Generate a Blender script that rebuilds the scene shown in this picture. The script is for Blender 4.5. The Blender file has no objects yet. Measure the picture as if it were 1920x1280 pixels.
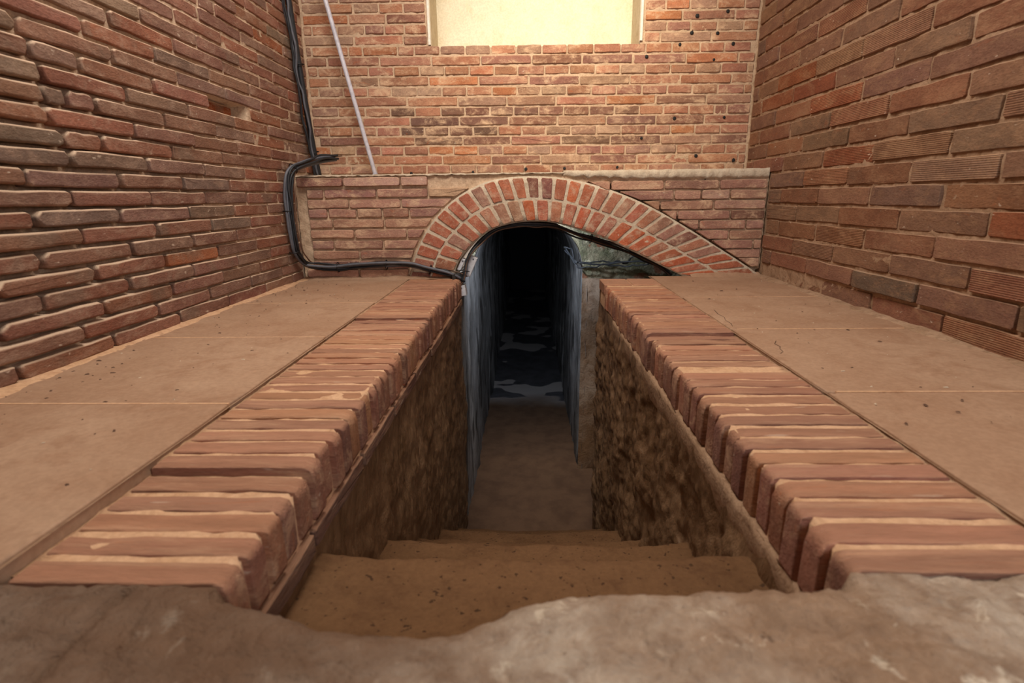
import bpy, bmesh, math, random
from mathutils import Vector, Matrix, noise

# ------------------------------------------------------------------ camera, world, lights, exposure
sc = bpy.context.scene
C = bpy.data.collections.new('scene'); sc.collection.children.link(C)
EYE = 0.45
PITCH, YAW, ROLL, FPX = 0.2664, 0.0307, -0.0122, 993.99

def cam_axes():
    cp, sp, cy, sy = math.cos(PITCH), math.sin(PITCH), math.cos(YAW), math.sin(YAW)
    f = Vector((-sy*cp, cy*cp, -sp)); r = Vector((cy, sy, 0)); u = r.cross(f)
    c, s = math.cos(ROLL), math.sin(ROLL)
    return c*r + s*u, c*u - s*r, f
cd = bpy.data.cameras.new('camera'); cam = bpy.data.objects.new('camera', cd); C.objects.link(cam)
r_, u_, f_ = cam_axes()
M = Matrix((r_, u_, -f_)).transposed().to_4x4(); M.translation = Vector((0, 0, EYE)); cam.matrix_world = M
cd.sensor_width = 36; cd.lens = FPX/1920*36; cd.clip_start = 0.02
cd.dof.use_dof = True; cd.dof.focus_distance = 2.6; cd.dof.aperture_fstop = 4.0
sc.camera = cam

sc.view_settings.view_transform = 'Standard'; sc.view_settings.look = 'None'
sc.view_settings.gamma = 1; sc.view_settings.exposure = 0.35
w = bpy.data.worlds.new('sky'); sc.world = w; w.use_nodes = True
bg = w.node_tree.nodes['Background']; bg.inputs[0].default_value = (1.0, 0.95, 0.89, 1); bg.inputs[1].default_value = 0.28

def area(name, loc, target, sx, sy, power, col):
    l = bpy.data.lights.new(name, 'AREA'); l.shape = 'RECTANGLE'; l.size = sx; l.size_y = sy; l.energy = power; l.color = col
    o = bpy.data.objects.new(name, l); C.objects.link(o); o.location = loc
    o.rotation_euler = (Vector(target) - Vector(loc)).to_track_quat('-Z', 'Y').to_euler()
    return o
area('overhead_key', (-0.25, 1.6, 2.56), (0.05, 2.2, 0.2), 1.5, 1.0, 72, (1.0, 0.93, 0.84))  # added key light just under the ceiling, no window stands there
area('doorway_daylight', (1.0, -0.9, 0.95), (0.5, 0.5, 0.0), 0.5, 0.9, 14, (0.95, 0.97, 1.0))
sp_ = bpy.data.lights.new('warm_lamp', 'SPOT'); sp_.energy = 90; sp_.color = (1.0, 0.85, 0.60); sp_.spot_size = 1.35; sp_.spot_blend = 1.0; sp_.shadow_soft_size = 0.06
so_ = bpy.data.objects.new('warm_lamp', sp_); C.objects.link(so_); so_.location = (0.35, 2.15, 2.3)
so_.rotation_euler = (Vector((0.28, 3.42, 1.35)) - so_.location).to_track_quat('-Z', 'Y').to_euler()

# ------------------------------------------------------------------ helpers
rnd = random.Random(7)
def lin(r, g, b):
    f = lambda c: ((c/255+0.055)/1.055)**2.4 if c > 10 else c/255/12.92
    return (f(r), f(g), f(b), 1)
def fr(x, y, z, o=5, s=1.0):
    return noise.fractal(Vector((x*s, y*s, z*s)), 1.0, 2.0, o, noise_basis='PERLIN_ORIGINAL')

def mesh_obj(name, verts, faces, mat, parent=None, loc=None, rz=0, smooth=False, flat_last=0):
    me = bpy.data.meshes.new(name); me.from_pydata(verts, [], faces); me.update()
    if smooth:
        n = len(me.polygons)
        me.polygons.foreach_set('use_smooth', [True]*n)
    me.materials.append(mat)
    o = bpy.data.objects.new(name, me); C.objects.link(o)
    if loc is not None: o.location = loc
    o.rotation_euler = (0, 0, rz)
    if parent is not None: o.parent = parent
    if flat_last:
        md = o.modifiers.new('face_normals', 'WEIGHTED_NORMAL'); md.weight = 80
    return o
def tag(o, label, cat=None, group=None, kind=None):
    o['label'] = label
    if cat: o['category'] = cat
    if group: o['group'] = group
    if kind: o['kind'] = kind
    return o
def empty(name, loc=(0, 0, 0)):
    o = bpy.data.objects.new(name, None); C.objects.link(o); o.location = loc; return o

# ---- materials
class NT:
    def __init__(s, name):
        s.m = bpy.data.materials.new(name); s.m.use_nodes = True; s.t = s.m.node_tree; s.n = s.t.nodes; s.l = s.t.links
        s.b = s.n['Principled BSDF']
    def node(s, ty, **kw):
        n = s.n.new(ty)
        for k, v in kw.items():
            if k.startswith('i_'):
                key = k[2:]; key = int(key) if key.isdigit() else key.replace('_', ' ')
                n.inputs[key].default_value = v
            else: setattr(n, k, v)
        return n
    def link(s, a, b): s.l.new(a, b)
    def noise(s, vec, scale, detail=5, rough=0.6, dist=0.0):
        n = s.node('ShaderNodeTexNoise', i_Scale=scale, i_Detail=detail, i_Roughness=rough, i_Distortion=dist); s.link(vec, n.inputs['Vector']); return n.outputs['Fac']
    def ramp(s, fac, a, b, c0=(0, 0, 0, 1), c1=(1, 1, 1, 1)):
        n = s.node('ShaderNodeMapRange', i_1=a, i_2=b, interpolation_type='SMOOTHSTEP'); s.link(fac, n.inputs[0]); return n.outputs[0]
    def mix(s, fac, a, b, mode='MIX'):
        n = s.node('ShaderNodeMix', data_type='RGBA', blend_type=mode)
        for v, i in ((fac, 0), (a, 6), (b, 7)):
            if isinstance(v, (int, float, tuple)): n.inputs[i].default_value = v
            else: s.link(v, n.inputs[i])
        return n.outputs[2]
    def math(s, op, a, b=0.0):
        n = s.node('ShaderNodeMath', operation=op)
        for v, i in ((a, 0), (b, 1)):
            if isinstance(v, (int, float)): n.inputs[i].default_value = v
            else: s.link(v, n.inputs[i])
        return n.outputs[0]
    def coords(s, rand=True, scale=(1, 1, 1)):
        tc = s.node('ShaderNodeTexCoord'); v = tc.outputs['Object']
        mp = s.node('ShaderNodeMapping'); mp.inputs['Scale'].default_value = scale; s.link(v, mp.inputs[0]); v = mp.outputs[0]
        if rand:
            oi = s.node('ShaderNodeObjectInfo'); s.oi = oi
            ad = s.node('ShaderNodeVectorMath', operation='ADD'); sc_ = s.node('ShaderNodeMath', operation='MULTIPLY'); sc_.inputs[1].default_value = 53.0
            s.link(oi.outputs['Random'], sc_.inputs[0]); s.link(v, ad.inputs[0]); s.link(sc_.outputs[0], ad.inputs[1]); v = ad.outputs[0]
        s.tc = tc
        return v
    def up(s, a, b):
        g = s.node('ShaderNodeNewGeometry'); x = s.node('ShaderNodeSeparateXYZ'); s.link(g.outputs['Normal'], x.inputs[0]); return s.ramp(x.outputs[2], a, b)
    def bump(s, h, strength, dist):
        n = s.node('ShaderNodeBump', i_Strength=strength, i_Distance=dist); s.link(h, n.inputs['Height'])
        if s.b.inputs['Normal'].is_linked: s.link(s.b.inputs['Normal'].links[0].from_socket, n.inputs['Normal'])
        s.link(n.outputs[0], s.b.inputs['Normal'])
    def done(s, col, rough=0.9, spec=0.2):
        if isinstance(col, tuple): s.b.inputs['Base Color'].default_value = col
        else: s.link(col, s.b.inputs['Base Color'])
        if isinstance(rough, (int, float)): s.b.inputs['Roughness'].default_value = rough
        else: s.link(rough, s.b.inputs['Roughness'])
        s.b.inputs['Specular IOR Level'].default_value = spec
        return s.m

def mat_brick(name, grey=0.0, smear=0.25, dust=0.0, smear_col=(190, 160, 135), ribs=None, stretch=(1, 1, 1), chips=0.1, bump=0.6, dustcol=(196, 160, 130), rough=0.9, spec=0.2):
    t = NT(name); v = t.coords(True, stretch)
    big = t.noise(v, 7, 4, 0.6); mid = t.noise(v, 36, 8, 0.72, 0.4); fine = t.noise(v, 190, 4, 0.65)
    col = t.oi.outputs['Color']
    col = t.mix(t.ramp(big, 0.3, 0.7), t.mix(1.0, col, (0.70, 0.66, 0.66, 1), 'MULTIPLY'), col)
    col = t.mix(t.math('MULTIPLY', t.ramp(mid, 0.42, 0.75), 0.5), col, t.mix(1.0, col, (1.35, 1.3, 1.25, 1), 'MULTIPLY'))
    col = t.mix(t.math('MULTIPLY', t.ramp(fine, 0.40, 0.70), 0.5), col, t.mix(1.0, col, (0.5, 0.45, 0.42, 1), 'MULTIPLY'))
    if grey > 0:
        tc2 = t.node('ShaderNodeMapping'); tc2.inputs['Scale'].default_value = (1, 1, 0.35); tc2.inputs['Location'].default_value = (3.1, 7.7, 1.3); t.link(v, tc2.inputs[0])
        gn = t.noise(tc2.outputs[0], 6.0, 4, 0.6)
        col = t.mix(t.math('MULTIPLY', t.ramp(gn, 0.56, 0.66), grey), col, lin(116, 98, 84))
    if chips > 0:
        cn = t.noise(v, 16, 4, 0.7, 0.8)
        col = t.mix(t.math('MULTIPLY', t.ramp(cn, 0.64, 0.68), chips), col, lin(176, 92, 48))
    sm = t.noise(v, 17, 9, 0.78, 0.5)
    col = t.mix(t.math('MULTIPLY', t.ramp(sm, 0.46, 0.70), smear), col, lin(*smear_col))
    spk = t.noise(v, 60, 2, 0.5)
    col = t.mix(t.math('MULTIPLY', t.ramp(spk, 0.70, 0.76), 0.5), col, lin(215, 198, 178))
    if dust > 0: col = t.mix(t.math('MULTIPLY', t.up(0.15, 0.8), dust), col, lin(*dustcol))
    if ribs:
        x = t.node('ShaderNodeSeparateXYZ'); t.link(t.tc.outputs['Object'], x.inputs[0])
        wv = t.math('SINE', t.math('MULTIPLY', x.outputs[ribs[0]], ribs[1])); t.bump(wv, 0.7, 0.0012)
        col = t.mix(t.math('MULTIPLY', t.ramp(wv, 0.1, 0.9), 0.5), col, t.mix(1.0, col, (1.6, 1.5, 1.35, 1), 'MULTIPLY'))
    h = t.math('ADD', t.math('MULTIPLY', mid, 1.0), t.math('MULTIPLY', fine, 0.5))
    t.bump(h, bump, 0.009)
    return t.done(col, rough, spec)

def mat_rough(name, c0, c1, c2, s1=3, s2=14, sf=70, bump=0.8, bdist=0.01, scale=(1, 1, 1), rough=0.95, spec=0.15, dark=None, light=None, gl=None, side_shade=None):
    t = NT(name); v = t.coords(False, scale)
    a = t.noise(v, s1, 6, 0.62, 0.3); b = t.noise(v, s2, 7, 0.65, 0.5); f = t.noise(v, sf, 4, 0.6)
    col = t.mix(t.ramp(a, 0.36, 0.66), lin(*c0), lin(*c1))
    col = t.mix(t.math('MULTIPLY', t.ramp(b, 0.45, 0.72), 0.75), col, lin(*c2))
    col = t.mix(t.math('MULTIPLY', t.ramp(f, 0.3, 0.7), 0.4), col, t.mix(1.0, col, (0.62, 0.58, 0.55, 1), 'MULTIPLY'))
    if dark: 
        d = t.noise(v, dark[0], 3, 0.5); col = t.mix(t.math('MULTIPLY', t.ramp(d, dark[1], dark[1]+0.05), dark[2]), col, lin(*dark[3]))
    if light:
        d = t.noise(v, light[0], 5, 0.7, 0.5); col = t.mix(t.math('MULTIPLY', t.ramp(d, light[1], light[1]+0.12), light[2]), col, lin(*light[3]))
    if side_shade:   # light fall-off toward one side, painted into the colour
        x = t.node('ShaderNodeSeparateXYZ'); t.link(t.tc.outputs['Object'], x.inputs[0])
        m_ = t.math('ADD', x.outputs[0], t.math('MULTIPLY', t.math('SUBTRACT', a, 0.5), side_shade[2]))
        col = t.mix(t.math('MULTIPLY', t.ramp(m_, side_shade[1], side_shade[0]), side_shade[4]), col, t.mix(0.75, col, lin(*side_shade[3])))
    t.bump(t.math('ADD', t.math('MULTIPLY', b, 1.0), t.math('MULTIPLY', f, 0.35)), bump, bdist)
    rg = rough
    if gl: rg = t.math('SUBTRACT', rough, t.math('MULTIPLY', t.ramp(b, 0.5, 0.7), gl))
    return t.done(col, rg, spec)

MB_LEFT = mat_brick('brick_left', grey=0.6, smear=0.7, dust=0.95, smear_col=(170, 142, 122), stretch=(0.5, 1, 1), dustcol=(204, 176, 150))
MB_BACK = mat_brick('brick_back', grey=0.15, smear=0.95, dust=0.5, smear_col=(216, 182, 150), stretch=(0.6, 1, 1), chips=0.3)
MB_RIGHT = mat_brick('brick_right', grey=0.2, smear=0.7, dust=0.5, smear_col=(156, 120, 92), stretch=(0.5, 1, 1), chips=0.15)
MB_RIB = mat_brick('brick_ribbed', grey=0.1, smear=0.6, dust=0.5, smear_col=(162, 128, 98), ribs=(2, 2*math.pi/0.0064), stretch=(0.5, 1, 1))
MB_ARCH = mat_brick('brick_arch', grey=0.1, smear=0.75, dust=0.2, smear_col=(206, 178, 152), chips=0.2)
MB_COPE = mat_brick('brick_coping', grey=0.05, smear=0.8, dust=0.45, smear_col=(206, 166, 134), stretch=(0.14, 1, 1), chips=0.4, dustcol=(186, 138, 106), rough=0.75, spec=0.3, bump=1.0)
MB_TILE = mat_brick('ribbed_tile', smear=0.4, dust=0.3, ribs=(1, 2*math.pi/0.010), chips=0.0)
M_MORT = mat_rough('mortar_dusty', (200, 172, 144), (212, 184, 156), (178, 148, 122), 5, 30, 120, 0.9, 0.006)
M_MORTL = mat_rough('mortar_left', (190, 164, 140), (204, 178, 152), (160, 134, 112), 5, 30, 120, 0.9, 0.008)
M_MORTR = mat_rough('mortar_right', (158, 128, 102), (174, 144, 118), (128, 100, 78), 5, 30, 120, 0.9, 0.006)
M_MORTW = mat_rough('mortar_white', (202, 186, 164), (212, 196, 174), (182, 160, 138), 5, 34, 120, 0.9, 0.006)
M_BED = mat_rough('coping_mortar', (206, 166, 130), (212, 172, 138), (180, 136, 102), 6, 24, 110, 0.9, 0.006)
M_FLOOR = mat_rough('dusty_slab', (164, 130, 104), (176, 144, 118), (154, 118, 92), 2.2, 8, 90, 0.35, 0.004, rough=0.8, spec=0.25, dark=(38, 0.74, 0.6, (110, 80, 60)))
M_CONC = mat_rough('rough_concrete', (150, 122, 98), (188, 172, 154), (128, 100, 78), 3.2, 20, 90, 1.0, 0.016, rough=0.75, spec=0.35, dark=(26, 0.68, 0.85, (84, 60, 42)), light=(16, 0.58, 0.75, (216, 200, 178)), side_shade=(-0.35, 0.20, 0.9, (88, 60, 40), 1.0))
M_STEP = mat_rough('earthy_step', (100, 72, 48), (112, 82, 56), (90, 63, 42), 3, 16, 110, 0.9, 0.006, dark=(75, 0.64, 0.9, (60, 42, 28)))
M_TRENCH = mat_rough('rough_plaster', (114, 85, 59), (136, 106, 78), (94, 69, 47), 2.4, 20, 90, 0.9, 0.014, scale=(1, 1, 0.4), rough=0.5, spec=0.5, gl=0.25)
M_TUNNEL = mat_rough('whitewashed_tunnel', (96, 94, 92), (166, 164, 164), (58, 55, 54), 3.0, 12, 60, 1.0, 0.02, scale=(1, 0.8, 0.22), rough=0.6, spec=0.4, dark=(9, 0.56, 0.8, (44, 40, 36)), gl=0.2)
M_MOSS = mat_rough('mossy_stone', (104, 104, 80), (150, 140, 116), (66, 64, 48), 7, 22, 80, 1.0, 0.02, light=(14, 0.56, 0.9, (190, 184, 160)), dark=(9, 0.58, 0.8, (128, 78, 56)))
M_PILLAR = mat_rough('pillar_plaster', (128, 98, 72), (168, 146, 126), (112, 82, 58), 3, 12, 70, 0.9, 0.01)
M_PANEL = mat_rough('cream_plaster', (234, 226, 202), (240, 232, 210), (230, 216, 184), 2, 9, 120, 0.25, 0.003, dark=(26, 0.76, 0.5, (190, 150, 100)))
M_REVEAL = mat_rough('reveal_plaster', (196, 182, 156), (206, 194, 170), (180, 164, 136), 4, 20, 100, 0.3, 0.003)
M_EDGE = mat_rough('white_edge', (236, 230, 218), (240, 236, 226), (220, 210, 194), 6, 30, 100, 0.3, 0.002)
def plain(name, c, rough=0.5, spec=0.4, bump=0):
    t = NT(name); v = t.coords(False); n = t.noise(v, 40, 4, 0.6)
    return t.done(t.mix(t.ramp(n, 0.35, 0.7), lin(*c), t.mix(1.0, lin(*c), (0.75, 0.75, 0.76, 1), 'MULTIPLY')), rough, spec)
M_CABLE = plain('black_cable', (40, 42, 46), 0.5)
M_CABLE2 = plain('grey_cable', (96, 98, 106), 0.5)
M_CABLE3 = plain('brown_cable', (112, 84, 66), 0.6)
M_TIE = plain('cable_tie', (22, 22, 24), 0.5)
M_POLE = plain('white_pipe', (206, 204, 214), 0.35)
M_BOX = plain('white_plastic', (214, 214, 220), 0.4)
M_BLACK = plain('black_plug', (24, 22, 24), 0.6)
M_LID = plain('copper_side', (170, 120, 96), 0.5)
M_CRUMB = plain('crumbs', (96, 70, 54), 0.9)
M_CRUMBL = plain('pale_crumbs', (206, 186, 160), 0.9)
M_CRACK = plain('crack_shadow', (74, 52, 38), 0.9)
M_CEIL = plain('ceiling_plaster', (196, 178, 152), 0.9)
def mat_wet():
    t = NT('wet_tunnel_floor'); v = t.coords(False)
    x = t.node('ShaderNodeSeparateXYZ'); t.link(t.tc.outputs['Object'], x.inputs[0])
    n = t.noise(v, 1.8, 4, 0.5); n2 = t.noise(v, 9, 5, 0.6)
    yy = t.math('ADD', x.outputs[1], t.math('MULTIPLY', n, 0.5))
    wet = t.ramp(yy, 5.42, 5.46)
    patch = t.ramp(t.noise(v, 2.3, 2, 0.4), 0.575, 0.585)
    wet = t.math('MULTIPLY', wet, t.math('SUBTRACT', 1.0, patch))
    dry = t.mix(t.ramp(yy, 5.2, 5.6), t.mix(t.ramp(n2, 0.35, 0.7), lin(104, 77, 56), lin(88, 63, 45)), lin(168, 160, 156))
    col = t.mix(wet, dry, t.mix(t.ramp(n2, 0.35, 0.7), lin(92, 90, 94), lin(70, 68, 70)))
    t.bump(n2, 0.4, 0.006)
    return t.done(col, t.math('SUBTRACT', 0.85, t.math('MULTIPLY', wet, 0.45)), 0.4)
M_WET = mat_wet()

# ---- geometry helpers
def inset_poly(pts, d):
    n = len(pts); out = []
    for i in range(n):
        a, b, c = Vector(pts[i-1]), Vector(pts[i]), Vector(pts[(i+1) % n])
        e1 = (b-a).normalized(); e2 = (c-b).normalized()
        n1 = Vector((-e1.y, e1.x)); n2 = Vector((-e2.y, e2.x)); m = n1+n2
        if m.length < 1e-6: m = n1
        m.normalize(); k = d/max(0.5, m.dot(n1)); out.append((b.x+m.x*k, b.y+m.y*k))
    return out
def brick_geo(outline, depth, ch, r, rough=0.0015, back=False, rings=1, tilt=0.0):
    """outline: CCW polygon in (x, z); front at y = 0 facing -y. Returns verts, faces, with the flat front cap last."""
    n = len(outline); V = []; F = []
    levels = []
    if back: levels += [(depth, ch), (depth-ch, 0)]
    else: levels += [(depth, 0)]
    if rings == 2: levels += [(ch, 0), (ch*0.3, ch*0.3), (0, ch)]
    else: levels += [(ch*0.8, 0), (0, ch*0.9)]
    tx, tz = r.uniform(-tilt, tilt), r.uniform(-tilt, tilt)
    for li, (y, ins) in enumerate(levels):
        P = inset_poly(outline, ins) if ins else outline
        for (x, z) in P:
            yy = y + (tx*x + tz*z if li >= (2 if back else 1) else 0)
            j = rough if li else 0
            V.append((x+r.uniform(-j, j)*0.6, yy+r.uniform(-j, j), z+r.uniform(-j, j)*0.6))
    for k in range(len(levels)-1):
        a, b = k*n, (k+1)*n
        for i in range(n):
            j = (i+1) % n; F.append((a+i, a+j, b+j, b+i))
    if back: F.append(tuple(range(n-1, -1, -1)))
    F.append(tuple((len(levels)-1)*n+i for i in range(n)))
    return V, F
def rect_outline(L, h, rad, r, jit=0.0015, nmid=2, chip=None):
    a, b = L/2, h/2; P = []
    def edge(p, q, m):
        for i in range(1, m+1):
            t = i/(m+1); P.append((p[0]+(q[0]-p[0])*t+0, p[1]+(q[1]-p[1])*t+r.uniform(-jit, jit)))
    c = [rad*r.uniform(0.4, 1.6) for _ in range(8)]
    P.append((-a+c[0], -b)); edge((-a+c[0], -b), (a-c[1], -b), nmid); P.append((a-c[1], -b)); P.append((a+r.uniform(-jit, 0), -b+c[2]))
    P.append((a+r.uniform(-jit, 0), b-c[3])); P.append((a-c[4], b)); edge((a-c[4], b), (-a+c[5], b), nmid); P.append((-a+c[5], b)); P.append((-a+r.uniform(0, jit), b-c[6])); P.append((-a+r.uniform(0, jit), -b+c[7]))
    return P
def add_brick(outline, depth, ch, mat, col, parent, loc, rz, r, **kw):
    V, F = brick_geo(outline, depth, ch, r, **kw)
    o = mesh_obj('brick', V, F, mat, parent, loc, rz, smooth=True, flat_last=1)
    o.color = col
    return o
DESAT = 0.16
def pick(pal, r):
    tot = sum(p[3] for p in pal); x = r.uniform(0, tot)
    for p in pal:
        x -= p[3]
        if x <= 0: break
    k = r.uniform(0.88, 1.10); c = lin(*[min(255, v) for v in p[:3]]); g_ = (c[0]+c[1]+c[2])/3; c = [q+(g_*w-q)*DESAT for q, w in zip(c, (1.12, 0.98, 0.90))]; return (c[0]*k, c[1]*k*r.uniform(0.95, 1.05), c[2]*k*r.uniform(0.92, 1.08), 1)
def row_joints(js, lo, hi, L, r, minw=0.07):
    js = sorted(j for j in js if lo+0.03 < j < hi-0.03)
    if not js: js = [lo + r.uniform(0.3, 0.9)*L]
    o = [js[0]]
    for j in js[1:]:
        g = j-o[-1]
        if g < minw: continue
        m = max(1, round(g/L)) if g > 1.35*L else 1
        for q in range(1, m+1): o.append(o[-1] + (j-o[-1])/(m-q+1))
    while o[0]-L > lo+0.02: o.insert(0, o[0]-L*r.uniform(0.97, 1.03))
    while o[-1]+L < hi-0.02: o.append(o[-1]+L*r.uniform(0.97, 1.03))
    if o[0] > lo+0.02: o.insert(0, lo)
    else: o[0] = lo
    if o[-1] < hi-0.02: o.append(hi)
    else: o[-1] = hi
    return o
def grid(name, P, nu, nv, mat, parent=None, keep=None, smooth=True, flip=False):
    V = []; F = []
    for i in range(nu+1):
        for j in range(nv+1): V.append(P(i/nu, j/nv))
    for i in range(nu):
        for j in range(nv):
            if keep and not keep((i+0.5)/nu, (j+0.5)/nv): continue
            a = i*(nv+1)+j; q = (a, a+nv+1, a+nv+2, a+1); F.append(q[::-1] if flip else q)
    return mesh_obj(name, V, F, mat, parent, smooth=smooth)
def catmull(pts, n=8):
    pts = [Vector(p) for p in pts]; out = []
    for i in range(len(pts)-1):
        p0 = pts[max(0, i-1)]; p1 = pts[i]; p2 = pts[i+1]; p3 = pts[min(len(pts)-1, i+2)]
        for k in range(n):
            t = k/n; out.append(0.5*((2*p1)+(p2-p0)*t+(2*p0-5*p1+4*p2-p3)*t*t+(3*p1-p0-3*p2+p3)*t**3))
    out.append(pts[-1]); return out
def resample(pts, n):
    L = [0]
    for a, b in zip(pts, pts[1:]): L.append(L[-1]+(b-a).length)
    out = []; k = 0
    for i in range(n):
        s = L[-1]*i/(n-1)
        while k < len(L)-2 and L[k+1] < s: k += 1
        t = (s-L[k])/max(1e-9, L[k+1]-L[k]); out.append(pts[k].lerp(pts[k+1], t))
    return out
def tube(name, pts, rad, mat, parent=None, seg=8, cap=True):
    V = []; F = []; up = Vector((0.13, 0.31, 0.94))
    n = len(pts); prev = None
    for i, p in enumerate(pts):
        d = (pts[min(n-1, i+1)]-pts[max(0, i-1)]).normalized()
        if prev is None: a = d.cross(up).normalized()
        else: a = (prev - d*prev.dot(d)).normalized()
        prev = a; b = d.cross(a)
        for k in range(seg):
            t = 2*math.pi*k/seg; V.append(tuple(p+a*math.cos(t)*rad+b*math.sin(t)*rad))
    for i in range(n-1):
        for k in range(seg):
            q = (k+1) % seg; F.append((i*seg+k, i*seg+q, (i+1)*seg+q, (i+1)*seg+k))
    if cap: F.append(tuple(range(seg-1, -1, -1))); F.append(tuple((n-1)*seg+k for k in range(seg)))
    return mesh_obj(name, V, F, mat, parent, smooth=True, flat_last=2 if cap else 0)
def box_geo(x0, x1, y0, y1, z0, z1):
    V = [(x, y, z) for x in (x0, x1) for y in (y0, y1) for z in (z0, z1)]
    F = [(0, 1, 3, 2), (4, 6, 7, 5), (0, 4, 5, 1), (2, 3, 7, 6), (0, 2, 6, 4), (1, 5, 7, 3)]
    return V, F
LEFT = {0: [1.261, 1.59, 1.917, 2.263, 2.593, 2.908], 1: [1.48, 1.81, 2.135, 2.465, 2.799], 2: [1.241, 1.575, 1.909, 2.238, 2.57, 2.887], 3: [1.379, 1.703, 2.04, 2.373, 2.696], 4: [1.571, 1.899, 2.237, 2.566, 2.891], 5: [1.403, 1.746, 2.067, 2.396, 2.723], 6: [1.553, 1.883, 2.213, 2.535, 2.859], 7: [1.408, 1.722, 2.079, 2.406, 2.722], 8: [1.547, 1.878, 2.203, 2.528, 2.852], 9: [1.413, 1.75, 2.07, 2.396, 2.716], 10: [1.567, 1.892, 2.225, 2.543, 2.87], 11: [1.563, 1.708, 2.044, 2.372, 2.696, 2.94], 12: [1.524, 1.856, 2.185, 2.51, 2.832], 13: [1.525, 1.602, 1.702, 2.028, 2.354, 2.676, 3.003], 14: [1.53, 1.85, 2.178, 2.507, 2.829, 3.153], 15: [1.512, 1.674, 1.995, 2.333, 2.993], 16: [1.492, 1.818, 2.145, 2.463, 2.785], 17: [1.717, 2.028, 2.362, 2.69, 3.01, 3.184], 18: [1.828, 2.148, 2.48, 2.803, 3.122], 19: [1.982, 2.303, 2.623, 2.962], 20: [2.181, 2.498, 3.136], 21: [2.345, 2.672, 2.987], 22: [2.357, 2.475, 2.795], 23: [2.649, 2.951], 24: [2.752], 25: [2.987]}
RIGHT = {0: [1.702, 2.075, 2.436], 1: [1.444, 1.827, 2.198, 2.575], 2: [1.621, 1.992, 2.364, 2.724, 3.089], 3: [1.785, 2.166, 2.534, 2.899], 4: [1.599, 1.98, 2.353, 2.725], 5: [1.795, 2.17, 2.541, 2.911], 6: [1.594, 1.962, 2.333, 2.696, 3.076], 7: [1.803, 2.184, 2.548, 2.937], 8: [1.632, 2.011, 2.372, 2.754, 3.143], 9: [1.771, 2.135, 2.528, 2.898, 3.268], 10: [1.953, 2.322, 2.711, 3.083], 11: [1.799, 2.151, 2.531, 2.909, 3.281], 12: [1.983, 2.355, 2.713, 3.087, 3.341], 13: [2.162, 2.529, 2.893, 3.291], 14: [2.369, 2.743, 3.125], 15: [2.551, 2.944], 16: [3.111], 17: [3.214]}
BACK = {0: [-1.383, -1.223, -1.086, -0.931, -0.772, -0.618, -0.469, -0.311, -0.154, -0.015, 0.147, 0.294, 0.445, 0.592, 0.738, 0.892, 1.054], 1: [-1.112, -0.817, -0.519, -0.218, 0.085, 0.382, 0.666, 0.974], 2: [-1.204, -1.05, -0.896, -0.752, -0.601, -0.449, -0.297, -0.146, 0.003, 0.146, 0.3, 0.45, 0.595, 0.749, 0.902, 1.054, 1.198], 3: [-1.268, -0.979, -0.683, -0.389, -0.096, 0.205, 0.504, 0.805, 1.109], 4: [-1.206, -1.062, -0.914, -0.767, -0.62, -0.471, -0.324, -0.174, -0.031, 0.115, 0.264, 0.417, 0.565, 0.713, 0.861, 1.004, 1.155], 5: [-0.996, -0.703, -0.406, -0.11, 0.183, 0.477, 0.769, 1.056], 6: [-1.138, -0.974, -0.819, -0.673, -0.515, -0.37, -0.221, -0.077, 0.072, 0.22, 0.372, 0.523, 0.669, 0.811, 0.961, 1.111, 1.186], 7: [-1.029, -0.717, -0.41, -0.118, 0.175, 0.47, 0.762, 1.06], 8: [-1.246, -1.096, -0.95, -0.807, -0.654, -0.504, -0.357, -0.206, -0.058, 0.085, 0.235, 0.379, 0.529, 0.677, 0.827, 0.973, 1.121], 9: [-1.176, -0.879, -0.58, -0.284, 0.012, 0.312, 0.605, 0.899, 1.194], 10: [-1.238, -1.098, -0.938, -0.786, -0.63, -0.483, -0.337, -0.191, -0.052, 0.105, 0.25, 0.403, 0.547, 0.692, 0.838, 0.985, 1.13], 11: [-1.177, -0.866, -0.56, -0.269, 0.031, 0.323, 0.618, 0.924, 1.224], 12: [-1.263, -1.045, -0.962, -0.753, -0.657, -0.507, -0.358, -0.209, -0.059, 0.09, 0.236, 0.39, 0.545, 0.689, 0.839, 1.001, 1.138], 13: [-1.007, -0.716, 0.77, 1.06], 14: [-1.102, -0.94, -0.708, 0.803, 0.939, 1.091, 1.239], 15: [-1.03, -0.812, 0.888], 16: [-0.849, -0.709, 0.792, 0.927]}
BLOCK = {0: [-0.98, -0.693], 1: [-0.975, -0.685, 1.283], 2: [-0.969, 1.272], 3: [-1.114, -0.826, 1.132], 4: [-0.988, -0.686, 0.962, 1.221], 5: [-1.109, -0.812, -0.553, 1.13], 6: [-1.132, -0.966, -0.82, -0.667, -0.518, 1.035], 7: [-1.005, -0.71, 0.813, 0.961, 1.119], 8: [-1.145, -0.844, -0.553, -0.358, 0.756, 1.057], 9: [-1.027, -0.704]}

XL, XR, YB, YU, ZT = -1.305, 1.325, 3.065, 3.42, 0.584
TL, TR, ZF = -0.385, 0.400, -1.59
YEND = 2.95

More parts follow.
